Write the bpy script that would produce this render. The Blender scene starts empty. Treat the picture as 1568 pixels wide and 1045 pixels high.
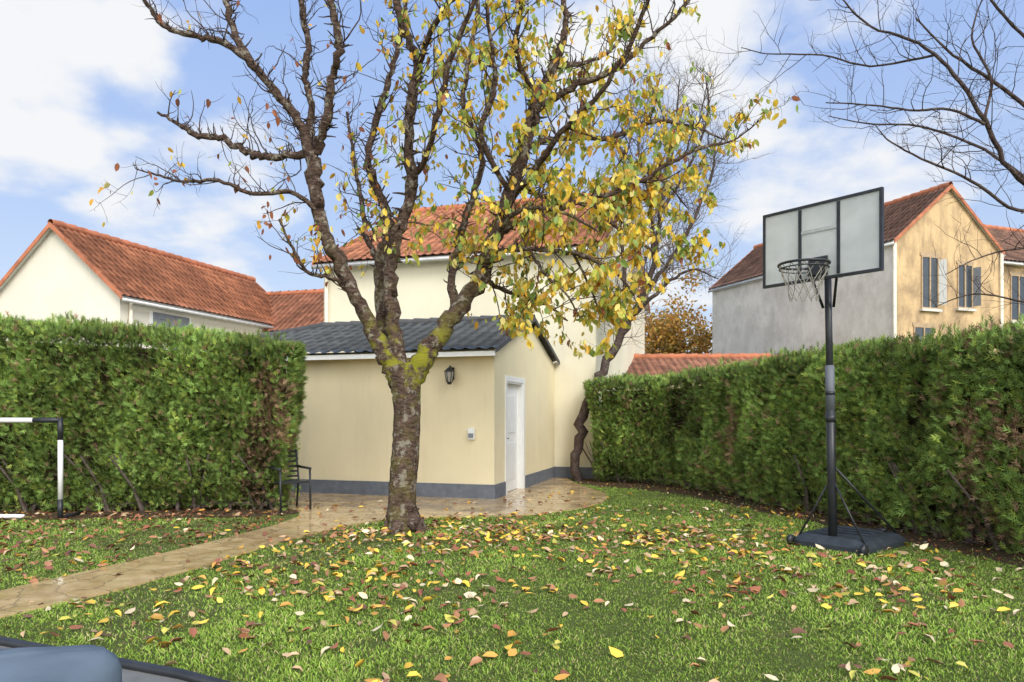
import bpy, math, random
import numpy as np
from mathutils import Vector
rng=np.random.default_rng(11); random.seed(5)
S=bpy.context.scene
def nrm(a):
    a=np.asarray(a,float); return a/np.maximum(np.linalg.norm(a,axis=-1,keepdims=True),1e-9)
_K=rng.normal(size=(24,3)); _PH=rng.uniform(0,6.28,24)
def fbm(p,sc=1.0):
    p=np.asarray(p,float)*sc; o=np.zeros(p.shape[:-1]); a=1;f=1;t=0
    for i in range(4):
        for j in range(6):
            o+=a*np.sin(p@(_K[i*6+j]*f)+_PH[i*6+j])/2.5
        t+=a;a*=.6;f*=1.9
    return o/t
# ---------------- materials
def mat(name,base=(.5,.5,.5),rough=.7,metal=0,spec=.3):
    m=bpy.data.materials.new(name); m.use_nodes=True
    nt=m.node_tree; b=nt.nodes['Principled BSDF']
    b.inputs['Base Color'].default_value=(*base,1); b.inputs['Roughness'].default_value=rough
    b.inputs['Metallic'].default_value=metal
    b.inputs['Specular IOR Level'].default_value=spec
    return m,nt,b
def N(nt,t,**kw):
    n=nt.nodes.new(t)
    for k,v in kw.items():
        if k in n.inputs: n.inputs[k].default_value=v
        else: setattr(n,k,v)
    return n
def noise(nt,scale,detail=5,rough=.55,stretch=None,coord='Object'):
    tc=N(nt,'ShaderNodeTexCoord'); n=N(nt,'ShaderNodeTexNoise'); n.inputs['Scale'].default_value=scale
    n.inputs['Detail'].default_value=detail; n.inputs['Roughness'].default_value=rough
    if stretch:
        mp=N(nt,'ShaderNodeMapping'); mp.inputs['Scale'].default_value=stretch
        nt.links.new(tc.outputs[coord],mp.inputs[0]); nt.links.new(mp.outputs[0],n.inputs['Vector'])
    else: nt.links.new(tc.outputs[coord],n.inputs['Vector'])
    return n
def ramp(nt,src,stops):
    r=N(nt,'ShaderNodeValToRGB'); e=r.color_ramp.elements
    while len(e)<len(stops): e.new(.5)
    for i,(p,c) in enumerate(stops):
        e[i].position=p; e[i].color=(*c,1) if len(c)==3 else c
    nt.links.new(src,r.inputs[0]); return r
def mix(nt,fac,a,b,mode='MIX'):
    n=N(nt,'ShaderNodeMix'); n.data_type='RGBA'; n.blend_type=mode
    for s,i in ((fac,0),(a,6),(b,7)):
        if isinstance(s,(int,float)): n.inputs[i].default_value=s
        elif isinstance(s,tuple): n.inputs[i].default_value=(*s,1)
        else: nt.links.new(s,n.inputs[i])
    return n.outputs[2]
def bump(nt,b,src,strength=.4,dist=.02):
    n=N(nt,'ShaderNodeBump'); n.inputs['Strength'].default_value=strength; n.inputs['Distance'].default_value=dist
    nt.links.new(src,n.inputs['Height']); nt.links.new(n.outputs[0],b.inputs['Normal'])
def wall_mat(name,c,dirt=(.35,.3,.2),amt=.35,streak=False,st=(1,1,.12)):
    m,nt,b=mat(name,c,.9,spec=.15)
    n1=noise(nt,.7,6); n2=noise(nt,6 if not streak else 2.6,6,.65,stretch=st)
    dark=tuple(x*.88 for x in c)
    c1=mix(nt,ramp(nt,n1.outputs[0],[(.35,(0,0,0)),(.7,(1,1,1))]).outputs[0],c,dark)
    f=ramp(nt,n2.outputs[0],[(.5,(0,0,0)),(.85,(amt,)*3)]) if not streak else ramp(nt,n2.outputs[0],[(.45,(0,0,0)),(.75,(amt,)*3)])
    c2=mix(nt,f.outputs[0],c1,dirt)
    if streak:
        n4=noise(nt,.9,8,.7); 
        c2=mix(nt,ramp(nt,n4.outputs[0],[(.44,(0,0,0)),(.66,(amt*.9,)*3)]).outputs[0],c2,dirt)
    nt.links.new(c2,b.inputs['Base Color'])
    n3=noise(nt,90,3); bump(nt,b,n3.outputs[0],.25,.01)
    return m
M_cream=wall_mat('cream_render',(.80,.70,.46),(.52,.45,.31),.28)
M_cream2=wall_mat('cream_render_house',(.80,.74,.56),(.52,.47,.36),.25)
M_pale=wall_mat('pale_render',(.78,.73,.61),(.55,.5,.42),.3)
M_stain=wall_mat('stained_ochre_render',(.68,.48,.26),(.27,.19,.12),.9,True,(1,1,.25))
M_greywall=wall_mat('weathered_grey_render',(.74,.69,.61),(.44,.40,.34),.65,True,(1,1,.5))
def attr_mat(name,rough=.6,transl=0.0,nsc=None,spec=.3):
    m,nt,b=mat(name,rough=rough,spec=spec)
    a=N(nt,'ShaderNodeAttribute'); a.attribute_name='Col'; c=a.outputs['Color']
    if nsc:
        n=noise(nt,nsc,6); r=ramp(nt,n.outputs[0],[(.3,(.5,.5,.5)),(.7,(1,1,1))])
        c=mix(nt,1.0,c,r.outputs[0],'MULTIPLY')
    nt.links.new(c,b.inputs['Base Color'])
    if transl>0:
        t=N(nt,'ShaderNodeBsdfTranslucent'); nt.links.new(c,t.inputs['Color'])
        mx=N(nt,'ShaderNodeMixShader'); mx.inputs[0].default_value=transl
        nt.links.new(b.outputs[0],mx.inputs[1]); nt.links.new(t.outputs[0],mx.inputs[2])
        nt.links.new(mx.outputs[0],nt.nodes['Material Output'].inputs[0])
    return m
M_leaf=attr_mat('autumn_leaf',.45,.38)
M_fallen=attr_mat('fallen_leaf',.4,0)
M_hedge=attr_mat('thuja_foliage',.7,0,spec=.15)
M_grass=attr_mat('grass_blade',.6,0,spec=.2)
M_roof=attr_mat('roof_tile',.75,0,2.2)
M_slate=attr_mat('dark_roof_tile',.45,0,3.0,.5)
def simple(name,c,rough=.5,metal=0,var=.15,sc=8,spec=.4):
    m,nt,b=mat(name,c,rough,metal,spec)
    n=noise(nt,sc,5); c0=tuple(x*(1-var) for x in c); c1=tuple(min(1,x*(1+var)) for x in c)
    r=ramp(nt,n.outputs[0],[(.3,c0),(.7,c1)]); nt.links.new(r.outputs[0],b.inputs['Base Color'])
    return m
M_white=simple('white_paint',(.8,.8,.77),.4,var=.04)
M_black=simple('black_powder_coat',(.025,.027,.03),.4,var=.3)
M_plinth=simple('slate_grey_plinth',(.13,.145,.17),.7,var=.2)
M_glass=simple('window_glass',(.04,.05,.06),.08,spec=.8)
M_tanframe=simple('tan_window_frame',(.42,.30,.18),.6)
M_silver=simple('worn_pole_sleeve',(.13,.14,.16),.6,0)
M_terra=simple('terracotta_verge',(.45,.16,.08),.8,var=.3,sc=3)
M_dkverge=simple('dark_verge',(.08,.08,.08),.8)
M_shutter=simple('grey_shutter',(.20,.21,.23),.6)
M_core=simple('hedge_dark_hull',(.035,.030,.014),1,var=.5,spec=0)  # dark colour for the solid hull inside the hedges
M_net=simple('net_cord',(.30,.28,.24),.9)
M_tarp=simple('blue_grey_tarp',(.13,.165,.20),.85,var=.18,sc=4,spec=.1)
M_terr=simple('grey_terrace_slab',(.16,.16,.15),.8)
M_pipe=simple('downpipe_cream',(.72,.66,.52),.5)
M_zinc=simple('zinc_gutter',(.62,.61,.58),.5,.2)
def bark(name,c0,c1,lich,moss,la=.6,bands=False):
    m,nt,b=mat(name,rough=.95,spec=.1)
    n=noise(nt,14,8,.65,stretch=(1,1,2.6) if bands else (1,1,1.5)); r=ramp(nt,n.outputs[0],[(.35,c0),(.68,c1)])
    n2=noise(nt,9,7,.7); l=ramp(nt,n2.outputs[0],[(.54,(0,0,0)),(.60,(la,)*3)])
    c=mix(nt,l.outputs[0],r.outputs[0],lich)
    n3=noise(nt,4,6,.65); g=ramp(nt,n3.outputs[0],[(.47,(0,0,0)),(.60,(.85,)*3)])
    a=N(nt,'ShaderNodeAttribute'); a.attribute_name='Col'
    mm=N(nt,'ShaderNodeMath'); mm.operation='MULTIPLY'; nt.links.new(g.outputs[0],mm.inputs[0]); nt.links.new(a.outputs['Fac'],mm.inputs[1])
    c=mix(nt,mm.outputs[0],c,moss); nt.links.new(c,b.inputs['Base Color'])
    w=noise(nt,30,5,.7,stretch=(.6,.6,2.5)); bump(nt,b,w.outputs[0],1,.03)
    return m
M_bark=bark('cherry_bark',(.034,.022,.017),(.18,.12,.09),(.40,.37,.29),(.27,.26,.03),.6,True)
M_twig=bark('grey_twig_bark',(.05,.035,.03),(.14,.10,.085),(.25,.23,.19),(.12,.12,.05),.3)
M_twigf=bark('far_twig_bark',(.12,.09,.075),(.25,.20,.17),(.3,.28,.24),(.12,.12,.05),.3)
# ---------------- mesh helpers
def link(ob,parent=None):
    S.collection.objects.link(ob)
    if parent: ob.parent=parent
    return ob
def empty(name,loc=(0,0,0)):
    e=bpy.data.objects.new(name,None); e.empty_display_size=.2; link(e); return e
def big(name,V,F,m,parent=None,col=None,smooth=False):
    V=np.ascontiguousarray(V,dtype=np.float32); F=np.ascontiguousarray(F,dtype=np.int32); k=F.shape[1]
    me=bpy.data.meshes.new(name); me.vertices.add(len(V)); me.vertices.foreach_set('co',V.ravel())
    me.loops.add(F.size); me.loops.foreach_set('vertex_index',F.ravel())
    me.polygons.add(len(F)); me.polygons.foreach_set('loop_start',np.arange(len(F),dtype=np.int32)*k)
    me.update(calc_edges=True)
    if col is not None:
        a=me.color_attributes.new('Col','FLOAT_COLOR','POINT')
        c=np.ones((len(V),4),np.float32); c[:,:3]=col; a.data.foreach_set('color',c.ravel())
    if smooth: me.polygons.foreach_set('use_smooth',np.ones(len(F),bool))
    me.materials.append(m); ob=bpy.data.objects.new(name,me); return link(ob,parent)
def poly(name,V,F,m,parent=None,bevel=0,smooth=False):
    me=bpy.data.meshes.new(name); me.from_pydata([tuple(map(float,v)) for v in V],[],F); me.update()
    import bmesh
    bm=bmesh.new(); bm.from_mesh(me); bmesh.ops.recalc_face_normals(bm,faces=bm.faces); bm.to_mesh(me); bm.free()
    me.materials.append(m); ob=link(bpy.data.objects.new(name,me),parent)
    if bevel:
        b=ob.modifiers.new('b','BEVEL'); b.width=bevel; b.segments=2
    if smooth:
        for p in me.polygons: p.use_smooth=True
    return ob
class Fr:
    def __init__(s,o,a,r): s.o=np.array(o,float); s.a=nrm(np.array([*a,0.])[:3]); s.r=nrm(np.array([*r,0.])[:3])
    def __call__(s,x,y,z): return s.o+s.a*x+s.r*y+np.array([0,0,z])
def box(name,f,x0,x1,y0,y1,z0,z1,m,parent=None,bevel=0):
    V=[f(x,y,z) for x in (x0,x1) for y in (y0,y1) for z in (z0,z1)]
    F=[(0,1,3,2),(4,6,7,5),(0,4,5,1),(2,3,7,6),(0,2,6,4),(1,5,7,3)]
    return poly(name,V,F,m,parent,bevel)
W0=Fr((0,0,0),(1,0,0),(0,1,0))
def tubeVF(P,R,sides=6,off=0,wob=0,cap=True):
    P=np.asarray(P,float); R=np.asarray(R,float); n=len(P)
    T=np.empty_like(P); T[1:-1]=P[2:]-P[:-2]; T[0]=P[1]-P[0]; T[-1]=P[-1]-P[-2]; T=nrm(T)
    ref=np.array([1.,0,0]) if abs(T[0][0])<.8 else np.array([0,1.,0])
    a0=nrm(np.cross(T[0],ref)); A=np.empty_like(P)
    for i in range(n):
        t=T[i]; a0=a0-t*(a0[0]*t[0]+a0[1]*t[1]+a0[2]*t[2]); a0=a0/max(1e-9,math.sqrt(a0[0]**2+a0[1]**2+a0[2]**2)); A[i]=a0
    B=np.cross(T,A)
    an=np.linspace(0,2*math.pi,sides,endpoint=False)
    V=P[:,None]+R[:,None,None]*(A[:,None]*np.cos(an)[None,:,None]+B[:,None]*np.sin(an)[None,:,None])
    if wob>0:
        d=V-P[:,None]; V=P[:,None]+d*(1+wob*fbm(V,5.0))[...,None]
    V=V.reshape(-1,3)
    i=np.arange(n-1)[:,None]*sides; j=np.arange(sides)[None]; k=(j+1)%sides
    F=np.stack([i+j,i+k,i+sides+k,i+sides+j],-1).reshape(-1,4)+off
    return V,F
class Acc:
    def __init__(s): s.V=[];s.F=[];s.n=0;s.C=[]
    def tube(s,P,R,sides=6,wob=0,col=0.0):
        V,F=tubeVF(P,R,sides,s.n,wob); s.V.append(V); s.F.append(F); s.n+=len(V)
        c=np.asarray(col,float)
        s.C.append(np.repeat(c,sides) if c.ndim else np.full(len(V),float(c)))
    def make(s,name,m,parent=None,smooth=True):
        c=np.concatenate(s.C); return big(name,np.concatenate(s.V),np.concatenate(s.F),m,parent,np.stack([c]*3,1),smooth)
def rod(name,pts,r,m,parent=None,sides=10):
    a=Acc(); pts=[np.array(p,float) for p in pts]
    R=[r]*len(pts) if not isinstance(r,(list,tuple)) else list(r)
    d0=nrm(pts[0]-pts[1])*1e-4; d1=nrm(pts[-1]-pts[-2])*1e-4
    a.tube([pts[0]+d0]+pts+[pts[-1]+d1],[1e-4]+R+[1e-4],sides)
    return a.make(name,m,parent,False)
def catmull(P,k=5):
    P=np.asarray(P,float); Q=np.vstack([2*P[0]-P[1],P,2*P[-1]-P[-2]]); out=[]
    for i in range(1,len(Q)-2):
        for t in np.linspace(0,1,k,endpoint=False):
            p0,p1,p2,p3=Q[i-1],Q[i],Q[i+1],Q[i+2]
            out.append(.5*((2*p1)+(-p0+p2)*t+(2*p0-5*p1+4*p2-p3)*t*t+(-p0+3*p1-3*p2+p3)*t**3))
    out.append(P[-1]); return np.array(out)
def scatter(name,TV,TF,pos,L,Nn,scale,col,m,parent=None,tone=None):
    L=nrm(L); Sd=nrm(np.cross(Nn,L)); Nn=np.cross(L,Sd)
    sc=np.asarray(scale,float); 
    if sc.ndim==1: sc=np.stack([sc]*3,1)
    V=(pos[:,None]+ (TV[None,:,0:1]*sc[:,None,0:1])*L[:,None]+(TV[None,:,1:2]*sc[:,None,1:2])*Sd[:,None]+(TV[None,:,2:3]*sc[:,None,2:3])*Nn[:,None])
    k=len(TV); n=len(pos)
    F=(TF[None]+np.arange(n)[:,None,None]*k).reshape(-1,TF.shape[1])
    c=np.repeat(col,k,0)
    if tone is not None: c=c*np.tile(tone,n)[:,None]
    return big(name,V.reshape(-1,3),F,m,parent,c)
LEAF_V=np.array([[0,0,0],[.34,0,-.05],[.7,0,-.04],[1,0,-.16],[.28,.25,.05],[.66,.23,.03],[.28,-.25,.05],[.66,-.23,.03]])
LEAF_F=np.array([[0,1,4],[1,5,4],[1,2,5],[2,3,5],[0,6,1],[1,6,7],[1,7,2],[2,7,3]])
def pip(P,poly_):
    x,y=P[:,0],P[:,1]; ins=np.zeros(len(P),bool); n=len(poly_); j=n-1
    for i in range(n):
        xi,yi=poly_[i]; xj,yj=poly_[j]
        c=((yi>y)!=(yj>y))&(x<(xj-xi)*(y-yi)/((yj-yi)+1e-12)+xi); ins^=c; j=i
    return ins
def pick(pal,w,n):
    w=np.array(w,float); w/=w.sum(); i=rng.choice(len(pal),n,p=w); c=np.array(pal)[i]
    return c*rng.uniform(.72,1.2,(n,1))
# ---------------- ground
m,nt,b=mat('lawn_soil_and_grass',rough=.9,spec=.1)
n1=noise(nt,2.2,8,.6); n2=noise(nt,60,5,.7)
c=ramp(nt,n1.outputs[0],[(.3,(.10,.16,.03)),(.6,(.15,.215,.045)),(.8,(.19,.19,.07))]).outputs[0]
c=mix(nt,ramp(nt,n2.outputs[0],[(.35,(0,0,0)),(.6,(1,1,1))]).outputs[0],c,(.09,.095,.035))
nt.links.new(c,b.inputs['Base Color']); bump(nt,b,n2.outputs[0],.8,.03)
poly('ground',[(-400,-300,0),(400,-300,0),(400,600,0),(-400,600,0)],[(0,1,2,3)],m)
PATH=[(-4.1,4.7),(-3.76,5.27),(-3.35,6.1),(-3.02,7.1),(-2.78,8.1),(-2.5,9.0),(-2.15,9.75),(-1.7,10.25),(-1.1,10.45),(-.3,10.55),(.4,10.75),(1.0,11.3),(1.5,12.1),(1.72,12.9),(1.75,13.6),(1.55,14.6),(1.35,15.6),(1.25,17.5),(-5.2,17.5),(-5.2,12.0),(-3.7,11.6),(-3.25,11.05),(-3.1,10.4),(-3.2,9.5),(-3.5,8.4),(-3.85,7.3),(-4.3,6.04),(-4.9,4.9)]
m,nt,b=mat('wet_sandstone_paving',rough=.35,spec=.6)
tc=N(nt,'ShaderNodeTexCoord'); vo=N(nt,'ShaderNodeTexVoronoi'); vo.feature='DISTANCE_TO_EDGE'; vo.inputs['Scale'].default_value=2.6
nw=noise(nt,3,3); va=N(nt,'ShaderNodeVectorMath'); va.operation='MULTIPLY_ADD'; va.inputs[1].default_value=(.25,.25,.25)
nt.links.new(nw.outputs['Color'],va.inputs[0]); nt.links.new(tc.outputs['Object'],va.inputs[2]); nt.links.new(va.outputs[0],vo.inputs['Vector'])
vc=N(nt,'ShaderNodeTexVoronoi'); vc.inputs['Scale'].default_value=2.6; nt.links.new(va.outputs[0],vc.inputs['Vector'])
g=ramp(nt,vo.outputs[0],[(.008,(0,0,0)),(.03,(1,1,1))])
n1=noise(nt,5,7,.65); c=ramp(nt,n1.outputs[0],[(.3,(.44,.28,.11)),(.7,(.76,.56,.30))]).outputs[0]
hs=ramp(nt,vc.outputs['Color'],[(.0,(.8,.8,.8)),(1,(1.0,1.0,1.0))]); c=mix(nt,1.0,c,hs.outputs[0],'MULTIPLY')
c=mix(nt,g.outputs[0],(.34,.24,.13),c); nt.links.new(c,b.inputs['Base Color'])
n2=noise(nt,1.6,5); r=ramp(nt,n2.outputs[0],[(.45,(.05,)*3),(.62,(.32,)*3)]); nt.links.new(r.outputs[0],b.inputs['Roughness'])
bump(nt,b,g.outputs[0],.25,.005)
np_=len(PATH)
poly('garden_path',[(x,y,.022) for x,y in PATH]+[(x,y,-.03) for x,y in PATH],[tuple(range(np_))]+[(i,(i+1)%np_,(i+1)%np_+np_,i+np_) for i in range(np_)],m)
msoil,nt,b=mat('leaf_litter_soil',rough=1,spec=.05)
n1=noise(nt,25,8,.7); r=ramp(nt,n1.outputs[0],[(.3,(.05,.034,.02)),(.6,(.12,.085,.05)),(.75,(.23,.15,.08))]); nt.links.new(r.outputs[0],b.inputs['Base Color']); bump(nt,b,n1.outputs[0],.9,.04)
def jag(line,amp=.12,k=12):
    P=catmull([(x,y,0) for x,y in line],k); P[:,:2]+=rng.normal(0,amp*.4,(len(P),2)); return [(p[0],p[1]) for p in P]
SOIL1=jag([(-12,10.0),(-9,10.1),(-7,10.2),(-5,10.35),(-3.8,10.5),(-3.35,10.8)])+[(-3.4,12.4),(-12,12.0)]
SOIL2=[(8,16.6),(1.5,17)]+jag([(1.45,15.6),(1.9,14.9),(2.9,13.9),(3.3,13.1),(3.8,11.2),(4.3,9.6),(4.68,8.4),(4.98,7.0),(5.3,4.5)])+[(8,4.5)]
poly('hedge_bed',[(x,y,.006) for x,y in SOIL1],[tuple(range(len(SOIL1)))],msoil)
poly('hedge_bed',[(x,y,.006) for x,y in SOIL2],[tuple(range(len(SOIL2)))],msoil)
TERR=[(-6,5.45),(-4.4,4.98),(-3.3,4.62),(-1.85,4.02),(-1.0,3.55),(-.9,-3),(-6,-3)]
te=empty('terrace')
poly('slab',[(x,y,.03) for x,y in TERR]+[(x,y,-.05) for x,y in TERR],[tuple(range(7)),tuple(range(13,6,-1))]+[(i,(i+1)%7,(i+1)%7+7,i+7) for i in range(7)],M_terr,te)
rod('edging',[(x,y,.05) for x,y in TERR[:5]],.03,M_black,te,8)
def grass(n):
    u=rng.random(n); a,bb=math.sqrt(3.3),math.sqrt(16.); d=(a+(bb-a)*u)**2
    x=rng.uniform(-1,1,n)*(.78*d+.8); P=np.stack([x,d,np.zeros(n)],1)
    k=~(pip(P,PATH)|pip(P,TERR))
    so=pip(P,SOIL1)|pip(P,SOIL2); k&=~(so&(rng.random(n)>.06)); k&=(x<6)&~((d>10.9)&(x<-3.2))
    bare=fbm(P,1.1)+.6*fbm(P,4); k&=~((bare>.55)&(rng.random(n)<.5))
    P=P[k]; d=d[k]; n=len(P); bare=bare[k]
    cl=fbm(P*np.array([1,1,0]),2.0); c3=fbm(P,9.)
    L=np.stack([rng.normal(0,.65,n),rng.normal(0,.65,n),np.ones(n)],1); 
    Nn=nrm(np.stack([rng.normal(0,1,n),rng.normal(0,1,n)-.5,rng.uniform(0,.2,n)],1))
    h=rng.uniform(.014,.036,n)*(1+.4*cl+.3*c3)*np.where(bare>.3,.75,1); w=.0042+.0008*d
    T=np.array([[0,.5,0],[0,-.5,0],[.62,-.30,.08],[1,.1,.25]])
    F=np.array([[0,1,2],[0,2,3]])
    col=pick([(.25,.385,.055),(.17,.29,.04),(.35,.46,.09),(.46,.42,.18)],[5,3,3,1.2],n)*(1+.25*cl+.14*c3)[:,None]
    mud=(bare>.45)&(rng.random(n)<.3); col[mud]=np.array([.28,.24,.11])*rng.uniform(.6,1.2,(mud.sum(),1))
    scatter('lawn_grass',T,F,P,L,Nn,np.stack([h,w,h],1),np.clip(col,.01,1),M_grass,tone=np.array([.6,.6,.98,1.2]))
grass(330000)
# fallen leaves
PALF=[(.82,.54,.07),(.62,.33,.07),(.30,.11,.06),(.54,.36,.20),(.74,.60,.38),(.40,.19,.09),(.58,.52,.10),(.19,.09,.055)]
def fallen(name,P,w,zlo,zhi,smin=.06,smax=.125):
    n=len(P); P=P.copy(); P[:,2]=rng.uniform(zlo,zhi,n)
    a=rng.uniform(0,6.28,n); L=np.stack([np.cos(a),np.sin(a),rng.normal(0,.25,n)],1)
    Nn=nrm(np.stack([rng.normal(0,.4,n),rng.normal(0,.4,n),np.ones(n)],1))
    s=rng.uniform(smin,smax,n); sc=np.stack([s,s*rng.uniform(.6,1.15,n),s*rng.uniform(-1.5,3.0,n)],1)
    scatter(name,LEAF_V,LEAF_F,P,L,Nn,sc,pick(PALF,w,n),M_fallen)
g1=np.stack([rng.normal(.4,2.2,3000),rng.normal(7.9,1.9,3000),np.zeros(3000)],1)
g2=np.stack([rng.uniform(-4,5,1300),rng.uniform(3.6,11.5,1300),np.zeros(1300)],1)
g3=np.stack([rng.normal(-.4,1.6,650),rng.normal(9.2,.8,650),np.zeros(650)],1)
P=np.vstack([g1,g2,g3]); cl=fbm(P,1.7)+.5*fbm(P,5); k=rng.random(len(P))<np.clip(.68+.7*cl,.18,1)
k&=~pip(P,PATH)&~pip(P,TERR)&(P[:,1]>3.5)&(P[:,1]<14)&(np.hypot(P[:,0]+1.39,P[:,1]-9.32)>.28)
k&=~((P[:,0]<-3)&(P[:,1]>6)); k&=~(pip(P,SOIL2)&(P[:,0]>4.5))
fallen('fallen_leaves',P[k],[3.8,2.6,3.6,3,2.6,3.4,1.2,1.4],.026,.048)
P=np.stack([rng.uniform(-8,-3.2,900),rng.uniform(6.3,11,900),np.zeros(900)],1); k=~pip(P,PATH)&(P[:,1]>6.2)
fallen('fallen_leaves',P[k],[.8,1.0,6,1.6,.8,5,.1,3],.025,.05)
P=np.stack([rng.uniform(-4.3,1.8,460),rng.uniform(5,14,460),np.zeros(460)],1); k=pip(P,PATH)&~((P[:,1]>12.2)&(P[:,0]<-.2))
fallen('fallen_leaves',P[k],[1.5,2,2,1,1,2,0,1],.026,.034)
P=np.stack([rng.uniform(-9,7,11000),rng.uniform(6,16,11000),np.zeros(11000)],1); k=pip(P,SOIL1)|pip(P,SOIL2)
fallen('hedge_litter',P[k],[.3,.8,5,1.6,.8,4,0,2],.01,.03,.02,.07)
# ---------------- hedges
FR_V=[];FR_F=[]
def bl(x0,y0,ang,l,w,z=0):
    i=len(FR_V); c,s=math.cos(ang),math.sin(ang)
    FR_V.extend([(x0-s*w,y0+c*w,z),(x0+s*w,y0-c*w,z),(x0+c*l,y0+s*l,z+.12*l)]); FR_F.append((i,i+1,i+2))
bl(0,0,0,1,.06)
for x,l in ((.12,.44),(.38,.42)):
    bl(x,0,.7,l,.065,.02); bl(x+.08,0,-.7,l,.065,-.02)
FR_V=np.array(FR_V);FR_F=np.array(FR_F)
def hedge(name,line,hts,thick,nface,brown,seed=0,shoots=4000):
    e=empty(name)
    Pl=catmull([(x,y,0) for x,y in line],8); H=np.interp(np.linspace(0,1,len(Pl)),np.linspace(0,1,len(hts)),hts)
    seg=np.linalg.norm(np.diff(Pl,axis=0),axis=1); cum=np.concatenate([[0],np.cumsum(seg)]); tot=cum[-1]
    def at(s):
        p=np.stack([np.interp(s,cum,Pl[:,i]) for i in range(3)],-1); s2=np.clip(s+.05,0,tot); s1=np.clip(s-.05,0,tot)
        t=nrm(np.stack([np.interp(s2,cum,Pl[:,i])-np.interp(s1,cum,Pl[:,i]) for i in range(3)],-1))
        nn=np.stack([t[:,1],-t[:,0],np.zeros(len(t))],-1); return p,t,nn,np.interp(s,cum,H)
    Hm=np.mean(hts); areas=np.array([tot*Hm,tot*thick*.9,thick*Hm,thick*Hm]); areas=areas/areas[0]
    pos=[];nor=[]
    def emit(p,n): pos.append(p); nor.append(n)
    n=nface; s=rng.uniform(0,tot,n); p,t,nn,h=at(s); z=rng.random(n)*h
    taper=-.25*np.clip(1-z/.5,0,1)-.22*np.clip((z-h+.35)/.35,0,1)**1.5
    q=p.copy(); q[:,2]=z; q+=nn*(taper+.13*fbm(q,1.6)+.10*fbm(q,5)+rng.uniform(-.14,.05,n))[:,None]; emit(q,nn)
    n=int(nface*areas[1]*.8); s=rng.uniform(0,tot,n); p,t,nn,h=at(s); uu=rng.random(n); q=p-nn*(uu*thick)[:,None]; q[:,2]=h-.10*np.abs(uu*2-1)**3+.07*fbm(q,1.8)+.06*fbm(q,7)+rng.uniform(-.1,.05,n)
    emit(q,np.tile([0,0,1.],(n,1)))
    for ss,sg in ((0.,-1),(tot,1)):
        n=int(nface*areas[2]); p,t,nn,h=at(np.full(n,ss)); z=rng.random(n)*h
        q=p-nn*rng.uniform(0.08,thick,n)[:,None]; q[:,2]=z; q+=t*sg*((.10*fbm(q,1.8)+.07*fbm(q,6))+.22*np.clip(z/h,0,1)-.16+rng.uniform(-.1,.03,n))[:,None]; emit(q,t*sg)
    n=int(nface*.12); s=rng.uniform(0,tot,n); p,t,nn,h=at(s); q=p-nn*(thick+rng.uniform(-.05,.08,n))[:,None]; q[:,2]=rng.random(n)*h; emit(q,-nn)
    nsh=shoots; s=rng.uniform(0,tot,nsh); p,t,nn,h=at(s); q=p-nn*rng.uniform(.0,thick,nsh)[:,None]; q[:,2]=h+.07*fbm(q,1.8)+rng.uniform(-.05,.15,nsh)*(.6+.8*fbm(q,6)); emit(q,nn*.1+np.tile([0,0,2.2],(nsh,1)))
    pos=np.vstack(pos);nor=np.vstack(nor);n=len(pos)
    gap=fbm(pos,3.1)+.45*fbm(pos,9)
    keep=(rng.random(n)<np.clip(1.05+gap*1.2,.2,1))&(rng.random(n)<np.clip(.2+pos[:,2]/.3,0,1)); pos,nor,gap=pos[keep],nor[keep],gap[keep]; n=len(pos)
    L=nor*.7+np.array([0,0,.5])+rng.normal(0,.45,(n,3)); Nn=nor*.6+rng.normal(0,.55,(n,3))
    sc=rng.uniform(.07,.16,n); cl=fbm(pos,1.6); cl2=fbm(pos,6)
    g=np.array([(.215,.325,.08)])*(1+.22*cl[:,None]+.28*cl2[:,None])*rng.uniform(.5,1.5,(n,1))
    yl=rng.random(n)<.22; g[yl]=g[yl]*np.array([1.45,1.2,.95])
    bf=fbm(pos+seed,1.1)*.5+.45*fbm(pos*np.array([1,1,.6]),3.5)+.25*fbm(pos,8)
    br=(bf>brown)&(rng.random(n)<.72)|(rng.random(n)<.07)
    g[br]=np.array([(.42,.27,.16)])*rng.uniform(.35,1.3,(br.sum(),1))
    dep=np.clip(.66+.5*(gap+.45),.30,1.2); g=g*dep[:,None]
    g=np.clip(g,.006,1)
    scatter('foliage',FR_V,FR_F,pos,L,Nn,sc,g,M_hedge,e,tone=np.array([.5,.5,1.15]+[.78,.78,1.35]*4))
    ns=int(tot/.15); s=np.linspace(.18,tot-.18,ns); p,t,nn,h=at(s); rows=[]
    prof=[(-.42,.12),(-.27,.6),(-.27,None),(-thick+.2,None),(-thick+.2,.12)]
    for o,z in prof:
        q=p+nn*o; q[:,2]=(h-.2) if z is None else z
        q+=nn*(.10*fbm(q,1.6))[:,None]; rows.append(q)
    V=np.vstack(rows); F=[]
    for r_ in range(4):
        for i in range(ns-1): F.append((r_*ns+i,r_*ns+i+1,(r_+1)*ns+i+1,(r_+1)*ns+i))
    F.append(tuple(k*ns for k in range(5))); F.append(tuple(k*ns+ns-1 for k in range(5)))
    poly('dark_hull',V,F,M_core,e)  # closed dark hull added behind the fronds, not modelled branches
    a=Acc()
    for s0 in np.arange(.25,tot,.42):
        p,t,nn,h=at(np.array([s0+rng.uniform(-.1,.1)])); q=p[0]-nn[0]*.32
        for _ in range(3):
            d=rng.normal(0,.12,3); a.tube([q+d*.3*[1,1,0],q+d*[1,1,0]+[0,0,.4],q+d*[2.4,2.4,0]+nn[0]*.12+[0,0,.9]],[.03,.022,.012],6)
    nt_=int(nface/90)
    s=rng.uniform(0,tot,nt_); p,t,nn,h=at(s); z=rng.uniform(.05,1,nt_)**1.4*h
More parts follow.
